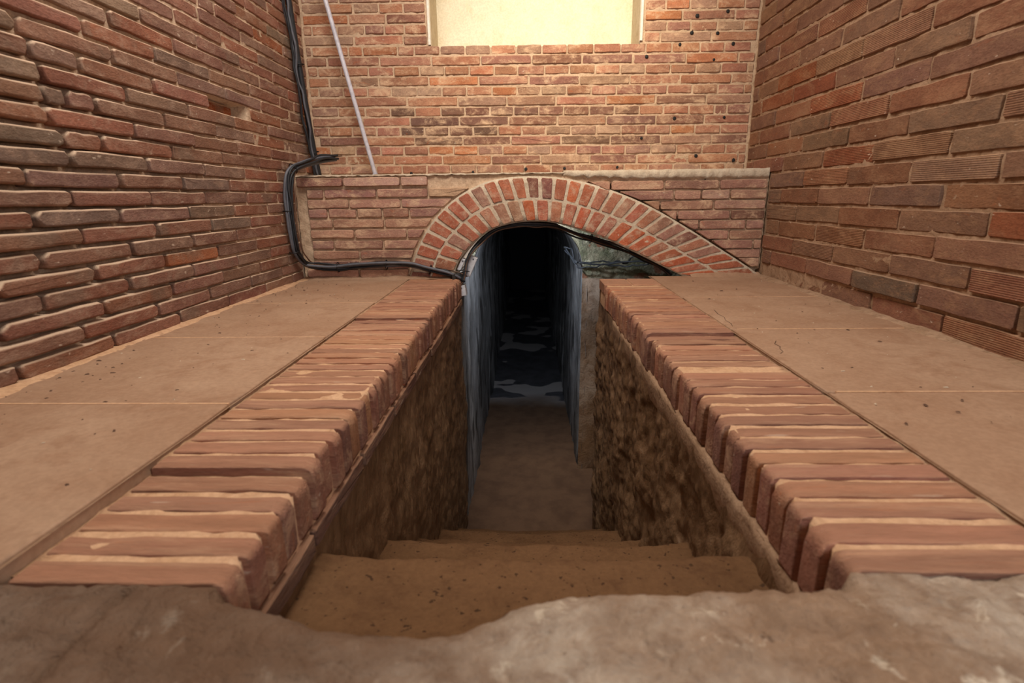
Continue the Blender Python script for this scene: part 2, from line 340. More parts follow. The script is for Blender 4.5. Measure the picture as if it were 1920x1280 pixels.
# ------------------------------------------------------------------ left wall
hole = (2.345, 2.655, 15)
def left_mortar(u, v):
    y = -2.2+u*5.66; z = -0.05+v*2.75
    deep = 0.006 + 0.050*max(0, 1-abs(y-1.35)/1.2)*max(0, 1-abs(z-0.45)/0.65) + 0.010*max(0, 1-z/0.30)
    d = deep - 0.004*fr(y, 3, z, 4, 22) - 0.003*fr(y, 7, z, 3, 60)
    k = (z+0.003)/0.0545
    if hole[0] < y < hole[1]-0.02 and hole[2]-0.05 < k < hole[2]+1.05: d += 0.11
    return (XL-d, y, z)
wall_left = grid('wall_left', left_mortar, 330, 170, M_MORTL, flip=False)
tag(wall_left, 'left wall of rounded reddish brown bricks with deep shadowed joints', kind='structure')
PAL_L = [(154, 102, 80, 5), (148, 106, 86, 4), (144, 110, 92, 3), (160, 102, 76, 2), (134, 110, 94, 1.2), (168, 100, 64, 0.5)]
for k in range(32):
    z = -0.003 + (k+0.5)*0.0545
    hi = YB-0.005 if z < ZT else YU-0.01
    js = row_joints(LEFT.get(k, []), 0.55, hi, 0.327, rnd)
    for a, b in zip(js, js[1:]):
        L = b-a-rnd.uniform(0.008, 0.013); 
        if L < 0.03: continue
        cy = (a+b)/2; near = max(0, 1-abs(cy-1.4)/1.0)
        if k == hole[2] and abs(cy-2.5) < 0.1: continue
        h = 0.0545 - 0.0085 - 0.004*near*rnd.random()
        col = pick(PAL_L, rnd)
        if z > 0.75 and cy < 2.2 and rnd.random() < 0.4: col = lin(140, 116, 96)
        out = rect_outline(L, h, 0.005+0.008*near, rnd, 0.0022, 3)
        add_brick(out, 0.08, 0.004+0.004*near, MB_LEFT, col, wall_left, (XL+rnd.uniform(-0.003, 0.004), cy, z+rnd.uniform(-0.002, 0.002)), math.pi/2, rnd, rough=0.0016, rings=2 if cy < 2.3 else 1, tilt=0.025)
# the broken brick left inside the open socket
z = -0.003+15.5*0.0545
add_brick(rect_outline(0.235, 0.040, 0.012, rnd, 0.005, 4), 0.05, 0.010, MB_LEFT, lin(150, 78, 38), wall_left, (XL-0.036, 2.455, z-0.006), math.pi/2, rnd, rough=0.004)
# ------------------------------------------------------------------ right wall
def right_mortar(u, v):
    y = -2.2+u*5.66; z = -0.05+v*2.75
    d = 0.007 + 0.020*max(0, 1-z/0.20)*max(0, min(1, (2.9-y))) - 0.005*fr(y, 13, z, 4, 22) - 0.003*fr(y, 17, z, 3, 60)
    return (XR+d, y, z)
wall_right = grid('wall_right', right_mortar, 330, 170, M_MORTR, flip=True)
tag(wall_right, 'right wall of long brown bricks, some finely ribbed, with pale flush joints', kind='structure')
PAL_R = [(146, 98, 70, 5), (142, 102, 78, 4), (136, 104, 80, 3), (152, 86, 52, 1.2), (124, 102, 86, 0.5)]
for k in range(24):
    z = -0.007 + (k+0.5)*0.0807
    hi = YB-0.005 if z < ZT else YU-0.01
    js = row_joints(RIGHT.get(k, []), 0.45, hi, 0.372, rnd)
    for a, b in zip(js, js[1:]):
        L = b-a-rnd.uniform(0.007, 0.014)
        if L < 0.03: continue
        rib = rnd.random() < 0.30
        h = 0.0807-rnd.uniform(0.010, 0.014)
        out = rect_outline(L, h, 0.005, rnd, 0.0025, 3)
        o = add_brick(out, 0.06, 0.0035, MB_RIB if rib else MB_RIGHT, pick(PAL_R, rnd), wall_right, (XR+rnd.uniform(-0.004, 0.003)+(0.012 if k == 0 else 0), (a+b)/2, z+rnd.uniform(-0.002, 0.002)), -math.pi/2, rnd, rough=0.0014, tilt=0.02)
# ------------------------------------------------------------------ back wall with the blind window
NX0, NX1, NZ0 = -0.557, 0.652, 1.303
def back_mortar(u, v):
    x = XL-0.03+u*(XR-XL+0.06); z = 0.30+v*2.3
    d = 0.005 - 0.004*fr(x, 23, z, 4, 20) - 0.003*fr(x, 27, z, 3, 60)
    return (x, YU+d, z)
def keep_back(u, v):
    x = XL-0.03+u*(XR-XL+0.06); z = 0.30+v*2.3
    return not (NX0-0.006 < x < NX1+0.006 and z > NZ0-0.01 and z < 2.3)
wall_back = grid('wall_back', back_mortar, 300, 260, M_MORT, keep=keep_back, flip=False)
tag(wall_back, 'far wall of thin orange bricks in pale mortar below a blind window', kind='structure')
PAL_B = [(192, 130, 98, 5), (184, 128, 100, 4), (180, 138, 112, 3), (200, 126, 80, 2), (164, 114, 94, 2), (190, 152, 124, 2)]
PAL_BD = [(146, 104, 86, 3), (134, 100, 84, 2), (160, 110, 90, 2)]
for k in range(25):
    zc = 0.586 + (k+0.5)*0.0552
    segs = [(XL+0.004, XR-0.004)] if k < 13 else [(XL+0.004, NX0-0.02), (NX1+0.022, XR-0.004)]
    for lo, hi in segs:
        js = row_joints(BACK.get(k, []), lo, hi, 0.152 if k % 2 == 0 else 0.297, rnd)
        for a, b in zip(js, js[1:]):
            L = b-a-rnd.uniform(0.007, 0.012)
            if L < 0.025: continue
            cx = (a+b)/2
            col = pick(PAL_BD if (k in (3, 4, 5, 6) and abs(cx+0.05) < 0.75 and rnd.random() < 0.6) else PAL_B, rnd)
            h = 0.0552-rnd.uniform(0.010, 0.014)
            add_brick(rect_outline(L, h, 0.004, rnd, 0.002, 2), 0.05, 0.003, MB_BACK, col, wall_back, (cx, YU+rnd.uniform(-0.004, 0.002), zc-0.0075*cx+rnd.uniform(-0.0015, 0.0015)), 0, rnd, rough=0.0014, tilt=0.015)
# blind window: reveals, white arris, cream panel
win = tag(empty('window_1', (0.05, YU, NZ0)), 'blind window filled with bright cream plaster high in the far wall', kind='structure')
def wpart(name, V, F, m, smooth=False):
    o = mesh_obj(name, [(x-0.05, y-YU, z-NZ0) for x, y, z in V], F, m, win, smooth=smooth); return o
wpart('panel', [(NX0-0.03, 3.70, NZ0-0.05), (NX1+0.03, 3.70, NZ0-0.05), (NX1+0.03, 3.70, 2.33), (NX0-0.03, 3.70, 2.33)], [(0, 1, 2, 3)], M_PANEL)
wpart('reveal', [(NX0, YU-0.004, NZ0-0.03), (NX0, 3.71, NZ0-0.03), (NX0, 3.71, 2.33), (NX0, YU-0.004, 2.33)], [(0, 1, 2, 3)], M_REVEAL)
wpart('reveal', [(NX1, YU-0.004, NZ0-0.03), (NX1, 3.71, NZ0-0.03), (NX1, 3.71, 2.33), (NX1, YU-0.004, 2.33)], [(3, 2, 1, 0)], M_REVEAL)
wpart('sill', *box_geo(NX0, NX1, YU+0.012, 3.71, NZ0-0.06, NZ0-0.012), M_MORT)
wpart('lintel', *box_geo(NX0-0.05, NX1+0.05, YU+0.004, 3.72, 2.28, 2.36), M_REVEAL)
for x0 in (NX0-0.014, NX1-0.001):
    V, F = brick_geo([(-0.0075, -0.0), (0.0075, 0.0), (0.0075, 1.0), (-0.0075, 1.0)], 0.03, 0.002, rnd, rough=0.001)
    wpart('plaster_edge', [(x+x0+0.0075, y+YU-0.006, z+NZ0+0.004) for x, y, z in V], F, M_EDGE)
# black plastic plugs and drill holes in the far wall
c = 0.2657
plugs = [(1523, 80), (1307, 112), (1268, 232), (1450, 235), (1184, 315), (1560, 310), (950, 400), (1423, 422), (1145, 836), (1496, 828), (913, 975), (1297, 1100), (98, 1193), (370, 1187), (742, 1180), (1562, 1130), (-275, 1215), (-710, 1222)]
def unproject_y(u, v, Y):
    d = f_ + r_*((u-960)/FPX) - u_*((v-640)/FPX); t = Y/d.y; return Vector((0, 0, EYE)) + d*t
for x, y in plugs:
    p = unproject_y(960+x*c, y*c, YU)
    n = 8; rr = rnd.uniform(0.008, 0.011)
    out = [(rr*math.cos(2*math.pi*i/n), rr*rnd.uniform(0.9, 1.2)*math.sin(2*math.pi*i/n)) for i in range(n)]
    V, F = brick_geo(out, 0.02, 0.003, rnd, rough=0.0005)
    mesh_obj('wall_plug', V, F, M_BLACK, wall_back, (p.x, YU-0.007, p.z), 0, smooth=True, flat_last=1)
p = unproject_y(1340+117*0.3046+1, 485*0.3046, YU)

# ------------------------------------------------------------------ lower projecting wall and the arch
INTR = [(-0.445, -0.03), (-0.431, 0.001), (-0.397, 0.093), (-0.317, 0.184), (-0.208, 0.267), (-0.086, 0.304), (0.035, 0.314), (0.155, 0.304), (0.306, 0.261), (0.457, 0.207), (0.642, 0.121), (0.798, 0.044), (0.917, -0.012)]
EXTR = [(-0.690, -0.03), (-0.680, 0.02), (-0.660, 0.096), (-0.606, 0.217), (-0.524, 0.335), (-0.413, 0.436), (-0.291, 0.506), (-0.172, 0.544), (0.005, 0.559), (0.182, 0.548), (0.359, 0.512), (0.537, 0.453), (0.718, 0.371), (0.902, 0.267), (1.09, 0.153), (1.266, 0.043), (1.325, 0.0)]
def interp_curve(pts, x):
    for (x0, z0), (x1, z1) in zip(pts, pts[1:]):
        if x0 <= x <= x1: return z0+(z1-z0)*(x-x0)/(x1-x0)
    return None
IC = [(p.x, p.y) for p in catmull([(x, z, 0) for x, z in INTR], 6)]
ECV = [(p.x, p.y) for p in catmull([(x, z, 0) for x, z in EXTR], 6)]
def lower_wall():
    V = []; F = []; n = 264; m = 40
    for i in range(n+1):
        x = XL+(XR-XL)*i/n; zi = interp_curve(IC, x); zb = max(-0.02, zi) if zi is not None else -0.02
        top = 0.572
        for j in range(m+1):
            z = zb+(top-zb)*j/m; ez = interp_curve(ECV, x) if x > 0.42 else None
            gap_ = 0.05 if (ez is not None and -0.01 < z-ez < 0.034) else 0
            V.append((x, YB+gap_+0.012-0.006*fr(x, 31, z, 4, 24)-0.003*fr(x, 37, z, 3, 70), z))
        V.append((x, YU+0.02, top+0.004*fr(x, 3, 5, 3, 15)))
        V.append((x, YB+0.35, zb)); V.append((x, 3.74, zb))
    w_ = m+4
    for i in range(n):
        for j in range(m+1):
            a = i*w_+j; F.append((a, a+w_, a+w_+1, a+1))
        a = i*w_; b = (i+1)*w_; F.append((a+m+2, b+m+2, b, a)); F.append((a+m+3, b+m+3, b+m+2, a+m+2))
    return mesh_obj('wall_lower', V, F, M_MORT, smooth=True)
wall_lower = lower_wall()
tag(wall_lower, 'low projecting brick wall carrying the arch below the far wall', kind='structure')
PAL_K = [(196, 146, 122, 4), (184, 136, 116, 4), (172, 124, 106, 2), (204, 164, 138, 2), (150, 104, 88, 1)]
def ext_x(z, side):
    best = None
    for (x0, z0), (x1, z1) in zip(ECV, ECV[1:]):
        if (z0-z)*(z1-z) <= 0 and abs(z1-z0) > 1e-6:
            x = x0+(x1-x0)*(z-z0)/(z1-z0)
            if side < 0 and x < 0.0 and (best is None or x < best): best = x
            if side > 0 and x > 0.0 and (best is None or x > best): best = x
    return best
ZL = [0.030, 0.080, 0.138, 0.194, 0.255, 0.313, 0.370, 0.422, 0.478, 0.540]
ZR = [0.022, 0.075, 0.125, 0.176, 0.231, 0.286, 0.340, 0.394, 0.449, 0.503]
BR = {3: [1.272], 4: [1.132], 5: [0.962, 1.221], 6: [1.13], 7: [1.035], 8: [0.813, 0.961, 1.119], 9: [0.756, 1.057]}
for side, ZZ in ((-1, ZL), (1, ZR)):
    for k, zc in enumerate(ZZ):
        h = 0.046; z0, z1 = zc-h/2, zc+h/2
        e0 = ext_x(z0, side); e1 = ext_x(min(z1, 0.555), side)
        if e0 is None: continue
        if e1 is None: e1 = e0
        if side < 0:
            lo, hi = XL+0.015+(0.045 if 0 < k < 9 else 0), max(e0, e1)
            if k == 9: hi = -0.55
            js = row_joints([j for j in BLOCK.get(k, []) if j < 0], lo, hi, 0.297, rnd)
            if js[-1]-js[-2] < 0.06: js.pop(-2)
        else:
            lo, hi = min(e0, e1), XR-0.004
            if hi-lo < 0.05: continue
            js = row_joints(BR.get(k, []), lo, hi, 0.297, rnd)
            if len(js) > 2 and js[1]-js[0] < 0.06: js.pop(1)
        for a, b in zip(js, js[1:]):
            a2, b2 = a+0.005, b-0.005
            P = [(a2, z0), (b2, z0), (b2, z1), (a2, z1)]
            if side < 0 and b == js[-1] and k < 9: P = [(a2, z0), (max(a2+0.01, e0-0.016), z0), (max(a2+0.012, e1-0.016), z1), (a2, z1)]
            if side > 0 and a == js[0]: P = [(min(b2-0.012, e0+0.02), z0), (b2, z0), (b2, z1), (min(b2-0.014, e1+0.02), z1)]
            cx = (a+b)/2; out = []
            for i in range(4):
                p0, p1 = Vector(P[i]), Vector(P[(i+1) % 4]); m = 3 if i % 2 == 0 else 1
                for q in range(m): 
                    t = (q+0.08)/m*0.98+0.01 if q == 0 else q/m
                    w2 = p0.lerp(p1, t); out.append((w2.x-cx+rnd.uniform(-0.001, 0.001), w2.y-zc+rnd.uniform(-0.0022, 0.0022)))
                w2 = p0.lerp(p1, 0.96 if m == 3 else 0.88); out.append((w2.x-cx, w2.y-zc))
            deepx = 0.02 if (side > 0 and a == js[0]) else 0
            add_brick(out, 0.06, 0.004, MB_BACK, pick(PAL_K, rnd), wall_lower, (cx, YB-rnd.uniform(0.0, 0.007)-(0.012 if k == 9 and side < 0 else 0), zc), 0, rnd, rough=0.0018, tilt=0.02)
# crumbly mortar bands on top of the projecting wall
def mortar_band(x0, x1, zlo, zhi, amp):
    V = []; F = []; n = int((x1-x0)/0.012); m = 8
    for i in range(n+1):
        x = x0+(x1-x0)*i/n; e = min(1, 8*min(i, n-i)/n)
        lo = zlo(x)+0.010*fr(x, 41, 3, 4, 25)
        prof = [(YB+0.03, lo), (YB+0.004-amp*e*(0.5+fr(x, 1, 1, 4, 30)), lo+0.004), (YB-amp*e*(0.6+fr(x, 2, 2, 4, 34)), lo+0.3*(zhi-lo)), (YB-amp*e*(0.6+fr(x, 5, 2, 4, 34)), lo+0.7*(zhi-lo)), (YB+0.002, zhi+0.004*fr(x, 8, 1, 4, 20)), (YB+0.05, zhi+0.006*fr(x, 9, 1, 4, 20)), (YB+0.18, zhi+0.007*fr(x, 10, 4, 4, 16)), (YB+0.32, zhi+0.006*fr(x, 12, 4, 4, 16)), (YU+0.01, zhi+0.004)]
        for y, z in prof: V.append((x, y+0.002*fr(x, y*9, z*9, 3, 60), z))
    for i in range(n):
        for j in range(m): a = i*(m+1)+j; F.append((a, a+m+1, a+m+2, a+1))
    return mesh_obj('mortar_band', V, F, M_MORTW, wall_lower, smooth=True)
mortar_band(0.20, XR-0.004, lambda x: 0.533+max(0, 0.02-0.05*(x-0.2)), 0.585, 0.014)
mortar_band(XL+0.01, 0.22, lambda x: 0.566+max(0, 0.012*(0.2-abs(x))) , 0.578, 0.004)

arch = tag(empty('brick_arch', (0.2, YB, 0)), 'flattened orange brick arch with two rings of bricks over the stairway tunnel', 'arch')
NI = 241
ci = resample(catmull([(x, z, 0) for x, z in INTR], 10), NI); ce = resample(catmull([(x, z, 0) for x, z in EXTR], 10), NI)
def arch_pt(s, t):
    k = s*(NI-1); i = min(NI-2, int(k)); f = k-i
    a = ci[i].lerp(ci[i+1], f); b = ce[i].lerp(ce[i+1], f); return a.lerp(b, t)
V = []; F = []; n = 160; m = 6
for i in range(n+1):
    for j in range(m+1):
        p = arch_pt(i/n, j/m); V.append((p.x-0.2, -0.003-0.003*fr(p.x, 51, p.y, 4, 26)-0.002*fr(p.x, 53, p.y, 3, 80), p.y))
    p = arch_pt(i/n, 0); V.append((p.x-0.2, 0.36, p.y))
    p = arch_pt(i/n, 1); V.append((p.x-0.2, 0.05, p.y))
for i in range(n):
    a = i*(m+3); b = a+m+3
    for j in range(m): F.append((a+j, b+j, b+j+1, a+j+1))
    F.append((a+m+1, b+m+1, b, a)); F.append((a+m, b+m, b+m+2, a+m+2))
mesh_obj('mortar_core', V, F, M_MORTW, arch, smooth=True)
PAL_A = [(196, 112, 80, 5), (188, 120, 92, 4), (206, 104, 62, 1.5), (180, 130, 106, 3), (150, 96, 82, 0.8)]
for ring, (t0, t1, cnt) in enumerate(((0.03, 0.475, 24), (0.525, 0.965, 30))):
    for i in range(cnt):
        s0, s1 = (i+0.02)/cnt, (i+0.98)/cnt
        if arch_pt((s0+s1)/2, (t0+t1)/2).y < 0.0: continue
        g = 0.11
        Q = [arch_pt(s0+(s1-s0)*g, t0), arch_pt(s0+(s1-s0)*g, t1), arch_pt(s1-(s1-s0)*g, t1), arch_pt(s1-(s1-s0)*g, t0)]
        if min(q.y for q in Q) < 0.004:
            for q in Q: q.y = max(q.y, 0.004)
        ctr = sum(Q, Vector())/4
        # orient CCW in (x, z)
        ar = sum(Q[a].x*Q[(a+1) % 4].y-Q[(a+1) % 4].x*Q[a].y for a in range(4))
        if ar < 0: Q.reverse()
        out = []
        for a in range(4):
            p0, p1 = Q[a], Q[(a+1) % 4]
            for t in (0.07, 0.5, 0.93):
                w2 = p0.lerp(p1, t); out.append((w2.x-ctr.x+rnd.uniform(-0.0015, 0.0015), w2.y-ctr.y+rnd.uniform(-0.0015, 0.0015)))
        o = add_brick(out, 0.05, 0.003, MB_ARCH, pick(PAL_A, rnd), arch, (ctr.x-0.2, -rnd.uniform(0.005, 0.009), ctr.y), 0, rnd, rough=0.0015, tilt=0.02)

# ------------------------------------------------------------------ brick copings along the stair opening
PAL_C = [(180, 118, 88, 5), (168, 110, 86, 4), (156, 104, 84, 3), (190, 128, 90, 2), (186, 100, 58, 0.8)]
def sweep(name, prof, y0, y1, step, mat, parent, amp=0.002, flip=False, origin=(0, 0, 0)):
    n = int((y1-y0)/step); m = len(prof)-1; V = []; F = []
    for i in range(n+1):
        y = y0+(y1-y0)*i/n
        for j, (x, z) in enumerate(prof):
            V.append((x+amp*fr(y, j*3.1, 61, 4, 24)-origin[0], y-origin[1], z+amp*fr(y, j*2.3, 67, 4, 24)-origin[2]))
    for i in range(n):
        for j in range(m):
            a = i*(m+1)+j; q = (a, a+m+1, a+m+2, a+1); F.append(q[::-1] if flip else q)
    return mesh_obj(name, V, F, mat, parent, smooth=True)
def coping(side):
    YE = YB-0.006 if side < 0 else YEND
    lab = 'left brick coping of worn bricks on edge beside the stair opening' if side < 0 else 'right brick coping of pale worn bricks on edge beside the stair opening'
    xi, xo = (TL, -0.682) if side < 0 else (TR, 0.702)
    org = ((xi+xo)/2, 1.75, -0.12)
    root = tag(empty('brick_coping', org), lab, 'coping')
    prof = [(xo, -0.05)] + [(xo+(xi+side*0.018-xo)*q/9, -0.0036) for q in range(10)] + [(xi+side*0.014, -0.010), (xi+side*0.012, -0.012), (xi+side*0.010, -0.135)]
    bed = sweep('mortar_bed', prof, 0.575, YE, 0.007, M_BED, root, 0.0028, flip=side > 0, origin=org)
    for vv in bed.data.vertices:
        if vv.co.z+org[2] > -0.03:
            yy = vv.co.y+org[1]-0.06
            vv.co.z += (-0.002 if yy > 2.0 else (-0.009 if yy > 0.80 else -0.022)) if side < 0 else (0.0 if yy > 1.72 else (-0.010 if yy > 1.35 else -0.006))
    y = 0.56 if side < 0 else 0.575
    cnt = 0
    while y < YE-0.02:
        pitch = 0.0565*rnd.uniform(0.93, 1.07)
        if side > 0 and y+pitch > YE-0.19: break
        th = pitch-rnd.uniform(0.009, 0.015)
        if side < 0: sink = -0.002 if y > 2.0 else (-0.009 if y > 0.80 else -0.022)
        else: sink = 0.0 if y > 1.72 else (-0.010 if y > 1.35 else -0.006)
        sink += rnd.uniform(-0.0018, 0.0022)
        ji = rnd.uniform(-0.006, 0.004); rd = rnd.uniform(0.008, 0.020)
        a, b = (xo+0.004, xi+ji) if side < 0 else (xi-ji, xo-0.004)
        zt, zb = sink, -0.118+rnd.uniform(-0.004, 0.004)
        jz = lambda: rnd.uniform(-0.0015, 0.0015)
        if side < 0: P = [(a, zb), ((a+b)/2, zb), (b-0.004, zb), (b, zb+0.01), (b+jz(), zt-rd*1.5), (b-rd*0.35, zt-rd*0.35), (b-rd*1.4, zt), (b-0.09, zt+jz()), (b-0.17, zt+jz()), (b-0.23, zt+jz()), (a+0.006, zt), (a, zt-0.006)]
        else: P = [(a, zb+0.01), (a+0.004, zb), ((a+b)/2, zb), (b, zb), (b, zt-0.006), (b-0.006, zt), (a+0.23, zt+jz()), (a+0.17, zt+jz()), (a+0.09, zt+jz()), (a+rd*1.4, zt), (a+rd*0.35, zt-rd*0.35), (a+jz(), zt-rd*1.5)]
        cx = (a+b)/2; P = [(px-cx, pz+0.06) for px, pz in P]
        V, F = brick_geo(P, th, 0.0038, rnd, rough=0.0014, back=True)
        o = mesh_obj('brick', V, F, MB_COPE, root, (cx-org[0], y-org[1], -0.06-org[2]), 0, smooth=True, flat_last=1); o.color = pick(PAL_C, rnd)
        y += pitch
    if side < 0:   # thin stretcher course under the coping
        y = 0.52
        while y < YE:
            L = min(0.297, YE-y)*1.0
            if L > 0.05:
                add_brick(rect_outline(L-0.008, 0.036, 0.004, rnd, 0.003, 3), 0.05, 0.004, MB_COPE, pick([(134, 96, 76, 2), (122, 86, 68, 2)], rnd), root, (xi+0.004-org[0]+rnd.uniform(-0.003, 0.003), y+L/2-org[1], -0.143-org[2]), math.pi/2, rnd, rough=0.002)
            y += 0.297
    else:
        prof = [(xi+0.02, -0.116), (xi+0.001, -0.117), (xi+0.000, -0.135), (xi+0.000, -0.155), (xi+0.004, -0.178), (xi+0.014, -0.215)]
        sweep('mortar_strip', prof, 0.56, 2.45, 0.02, M_MORTR, root, 0.0035, flip=True, origin=org)
        y0 = YE-0.19
        for a, b in ((xi+0.002, xi+0.145), (xi+0.152, xo-0.004)):   # two ribbed tiles at the arch end
            V, F = brick_geo([(-(b-a)/2, -0.1), ((b-a)/2, -0.1), ((b-a)/2, 0.098), (-(b-a)/2, 0.098)], 0.05, 0.003, rnd, rough=0.001)
            V = [(x, z, -yy) for x, yy, z in V]
            o = mesh_obj('ribbed_tile', V, F, MB_TILE, root, ((a+b)/2-org[0], y0+0.1-org[1], 0.001-org[2]), 0); o.color = lin(170, 120, 96)
    return root
coping(-1); coping(1)

# ------------------------------------------------------------------ ledge floors of large dusty slabs
def slab(parent, x0, x1, y0, y1, org):
    r = rnd; ring = []
    nx, ny = 4, 6
    for i in range(nx): ring.append((x0+(x1-x0)*i/nx, y0))
    for i in range(ny): ring.append((x1, y0+(y1-y0)*i/ny))
    for i in range(nx): ring.append((x1-(x1-x0)*i/nx, y1))
    for i in range(ny): ring.append((x0, y1-(y1-y0)*i/ny))
    ring = [(x+r.uniform(-0.0018, 0.0018), y+r.uniform(-0.0012, 0.0012)) for x, y in ring]
    V = []; n = len(ring); F = []
    ins = inset_poly(ring, 0.004); dz = r.uniform(-0.002, 0.001)
    for P, z in ((ring, -0.05), (ring, -0.004), (ins, dz)):
        for x, y in P: V.append((x-org[0], y-org[1], z-org[2]))
    for k in range(2):
        for i in range(n): j = (i+1) % n; F.append((k*n+i, k*n+j, (k+1)*n+j, (k+1)*n+i))
    F.append(tuple(2*n+i for i in range(n)))
    return mesh_obj('slab', V, F, M_FLOOR, parent, smooth=True, flat_last=1)
for side in (-1, 1):
    x0, x1 = (XL, -0.683) if side < 0 else (0.703, XR)
    org = ((x0+x1)/2, 1.8, -0.05)
    xa, xb = (x0-0.02, x1+0.001) if side < 0 else (x0-0.001, x1+0.02)
    V = [(xa-org[0], 0.4-org[1], -0.006-org[2]), (xb-org[0], 0.4-org[1], -0.006-org[2]), (xb-org[0], 3.1-org[1], -0.006-org[2]), (xa-org[0], 3.1-org[1], -0.006-org[2])]
    fl = mesh_obj('floor', V, [(0, 1, 2, 3)], M_MORTR, loc=org)
    tag(fl, 'left ledge floor of large dusty slabs beside the rounded brick wall' if side < 0 else 'right ledge floor of large dusty slabs beside the ribbed brick wall', kind='structure')
    ys = [0.52, 1.118, 1.716, 2.32, YB] if side < 0 else [0.57, 1.19, 1.80, 2.40, YB]
    for a, b in zip(ys, ys[1:]): slab(fl, x0-0.0+0.002, x1-0.002, a+0.001, b-0.001, org)
    for a in ys[1:-1]:
        V, F = box_geo(x0+0.02-org[0], x1-0.003-org[0], a-0.0035-org[1], a+0.0035-org[1], -0.01-org[2], 0.0006-org[2]); mesh_obj('mortar_joint', V, F, M_BED, fl)
# thin cracks in the right-hand slabs
def crack(parent, pts, org):
    P = [Vector((x-org[0], y-org[1], 0.0012-org[2])) for x, y in pts]; V = []; F = []
    for i, p in enumerate(P):
        d = (P[min(len(P)-1, i+1)]-P[max(0, i-1)]).normalized(); n_ = Vector((-d.y, d.x, 0)); w_ = 0.0012*rnd.uniform(0.5, 1.3)
        V += [tuple(p+n_*w_), tuple(p-n_*w_)]
    for i in range(len(P)-1): F.append((2*i, 2*i+1, 2*i+3, 2*i+2))
    mesh_obj('crack', V, F, M_CRACK, parent)
crack(fl, [(0.735, 1.50), (0.752, 1.52), (0.756, 1.55), (0.768, 1.575), (0.765, 1.605), (0.785, 1.64)], org)
crack(fl, [(0.720, 1.83), (0.732, 1.88), (0.730, 1.93), (0.744, 1.98), (0.740, 2.04), (0.752, 2.12)], org)
# crumbling mortar fillets where the walls meet the ledges
def fillet(name, xw, s, w, h, parent, seed):
    V = []; F = []; n = 400
    for i in range(n+1):
        y = 0.5+(YB-0.5)*i/n; k = 0.6+0.6*fr(y, seed, 1, 3, 3)+0.3*fr(y, seed, 5, 4, 9)
        k = max(0.12, k); ww, hh = w*k, h*k
        for x, z in ((xw-s*0.02, hh*1.1), (xw+s*ww*0.25, hh), (xw+s*ww*0.6, hh*0.45+0.004*fr(y, 2, seed, 3, 40)), (xw+s*ww, 0.001), (xw+s*(ww+0.004), -0.01)): V.append((x, y, z))
    for i in range(n):
        for j in range(4): a = i*5+j; q = (a, a+5, a+6, a+1); F.append(q if s < 0 else q[::-1])
    o = mesh_obj(name, V, F, M_BED if s > 0 else M_MORTR, parent, smooth=True); return o
fillet('mortar_fillet', XL, 1, 0.055, 0.009, wall_left, 3.3)
fillet('mortar_fillet', XR, -1, 0.05, 0.012, wall_right, 8.8)
# sand washed into the corner of the low wall
def corner_fill(x0, x1, seed):
    V = []; F = []; n = 60
    for i in range(n+1):
        x = x0+(x1-x0)*i/n; k = max(0.2, 0.6+0.8*fr(x, seed, 2, 4, 6))
        for y, z in ((YB+0.02, 0.02*k+0.006), (YB-0.008, 0.016*k+0.002), (YB-0.03*k-0.01, 0.005*k), (YB-0.07*k-0.012, -0.0015)): V.append((x, y, z))
    for i in range(n):
        for j in range(3): a = i*4+j; F.append((a, a+1, a+5, a+4))
    return mesh_obj('mortar_fillet', V, F, M_FLOOR, wall_lower, smooth=True)
corner_fill(XL, -0.44, 2.2); corner_fill(0.93, XR, 5.1)

# ------------------------------------------------------------------ rough concrete threshold in front
EDGE = [(-0.44, 0.548), (-0.385, 0.546), (-0.33, 0.535), (-0.28, 0.515), (-0.235, 0.50), (-0.176, 0.494), (-0.12, 0.494), (-0.08, 0.499), (-0.045, 0.515), (-0.004, 0.543), (0.06, 0.556), (0.15, 0.562), (0.283, 0.566), (0.31, 0.561), (0.34, 0.570), (0.399, 0.577), (0.43, 0.585)]
def edge_y(x):
    if x <= EDGE[0][0]: return 0.548
    if x >= EDGE[-1][0]: return 0.580
    for (a, ya), (b, yb) in zip(EDGE, EDGE[1:]):
        if a <= x <= b:
            t = (x-a)/(b-a); t = t*t*(3-2*t) if abs(yb-ya) > 0.012 else t; return ya+(yb-ya)*t
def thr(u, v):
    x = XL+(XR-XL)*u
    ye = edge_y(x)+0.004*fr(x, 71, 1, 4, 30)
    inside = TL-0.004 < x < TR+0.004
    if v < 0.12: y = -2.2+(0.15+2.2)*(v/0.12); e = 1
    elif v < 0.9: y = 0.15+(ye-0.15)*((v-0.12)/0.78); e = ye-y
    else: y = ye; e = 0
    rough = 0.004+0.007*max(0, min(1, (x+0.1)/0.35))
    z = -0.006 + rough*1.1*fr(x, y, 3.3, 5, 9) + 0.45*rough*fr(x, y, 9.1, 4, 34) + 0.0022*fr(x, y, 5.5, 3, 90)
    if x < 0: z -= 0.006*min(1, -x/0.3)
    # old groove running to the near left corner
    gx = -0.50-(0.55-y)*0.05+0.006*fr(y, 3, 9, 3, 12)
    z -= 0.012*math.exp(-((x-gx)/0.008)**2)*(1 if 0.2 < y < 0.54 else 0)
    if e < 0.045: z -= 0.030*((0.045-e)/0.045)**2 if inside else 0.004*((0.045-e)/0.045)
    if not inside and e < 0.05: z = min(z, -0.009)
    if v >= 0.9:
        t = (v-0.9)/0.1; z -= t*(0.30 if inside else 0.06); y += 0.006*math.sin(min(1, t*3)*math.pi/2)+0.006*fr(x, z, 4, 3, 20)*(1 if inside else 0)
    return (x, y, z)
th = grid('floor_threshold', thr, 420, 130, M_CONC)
tag(th, 'rough lumpy concrete threshold in the foreground with a curved broken edge', kind='structure')

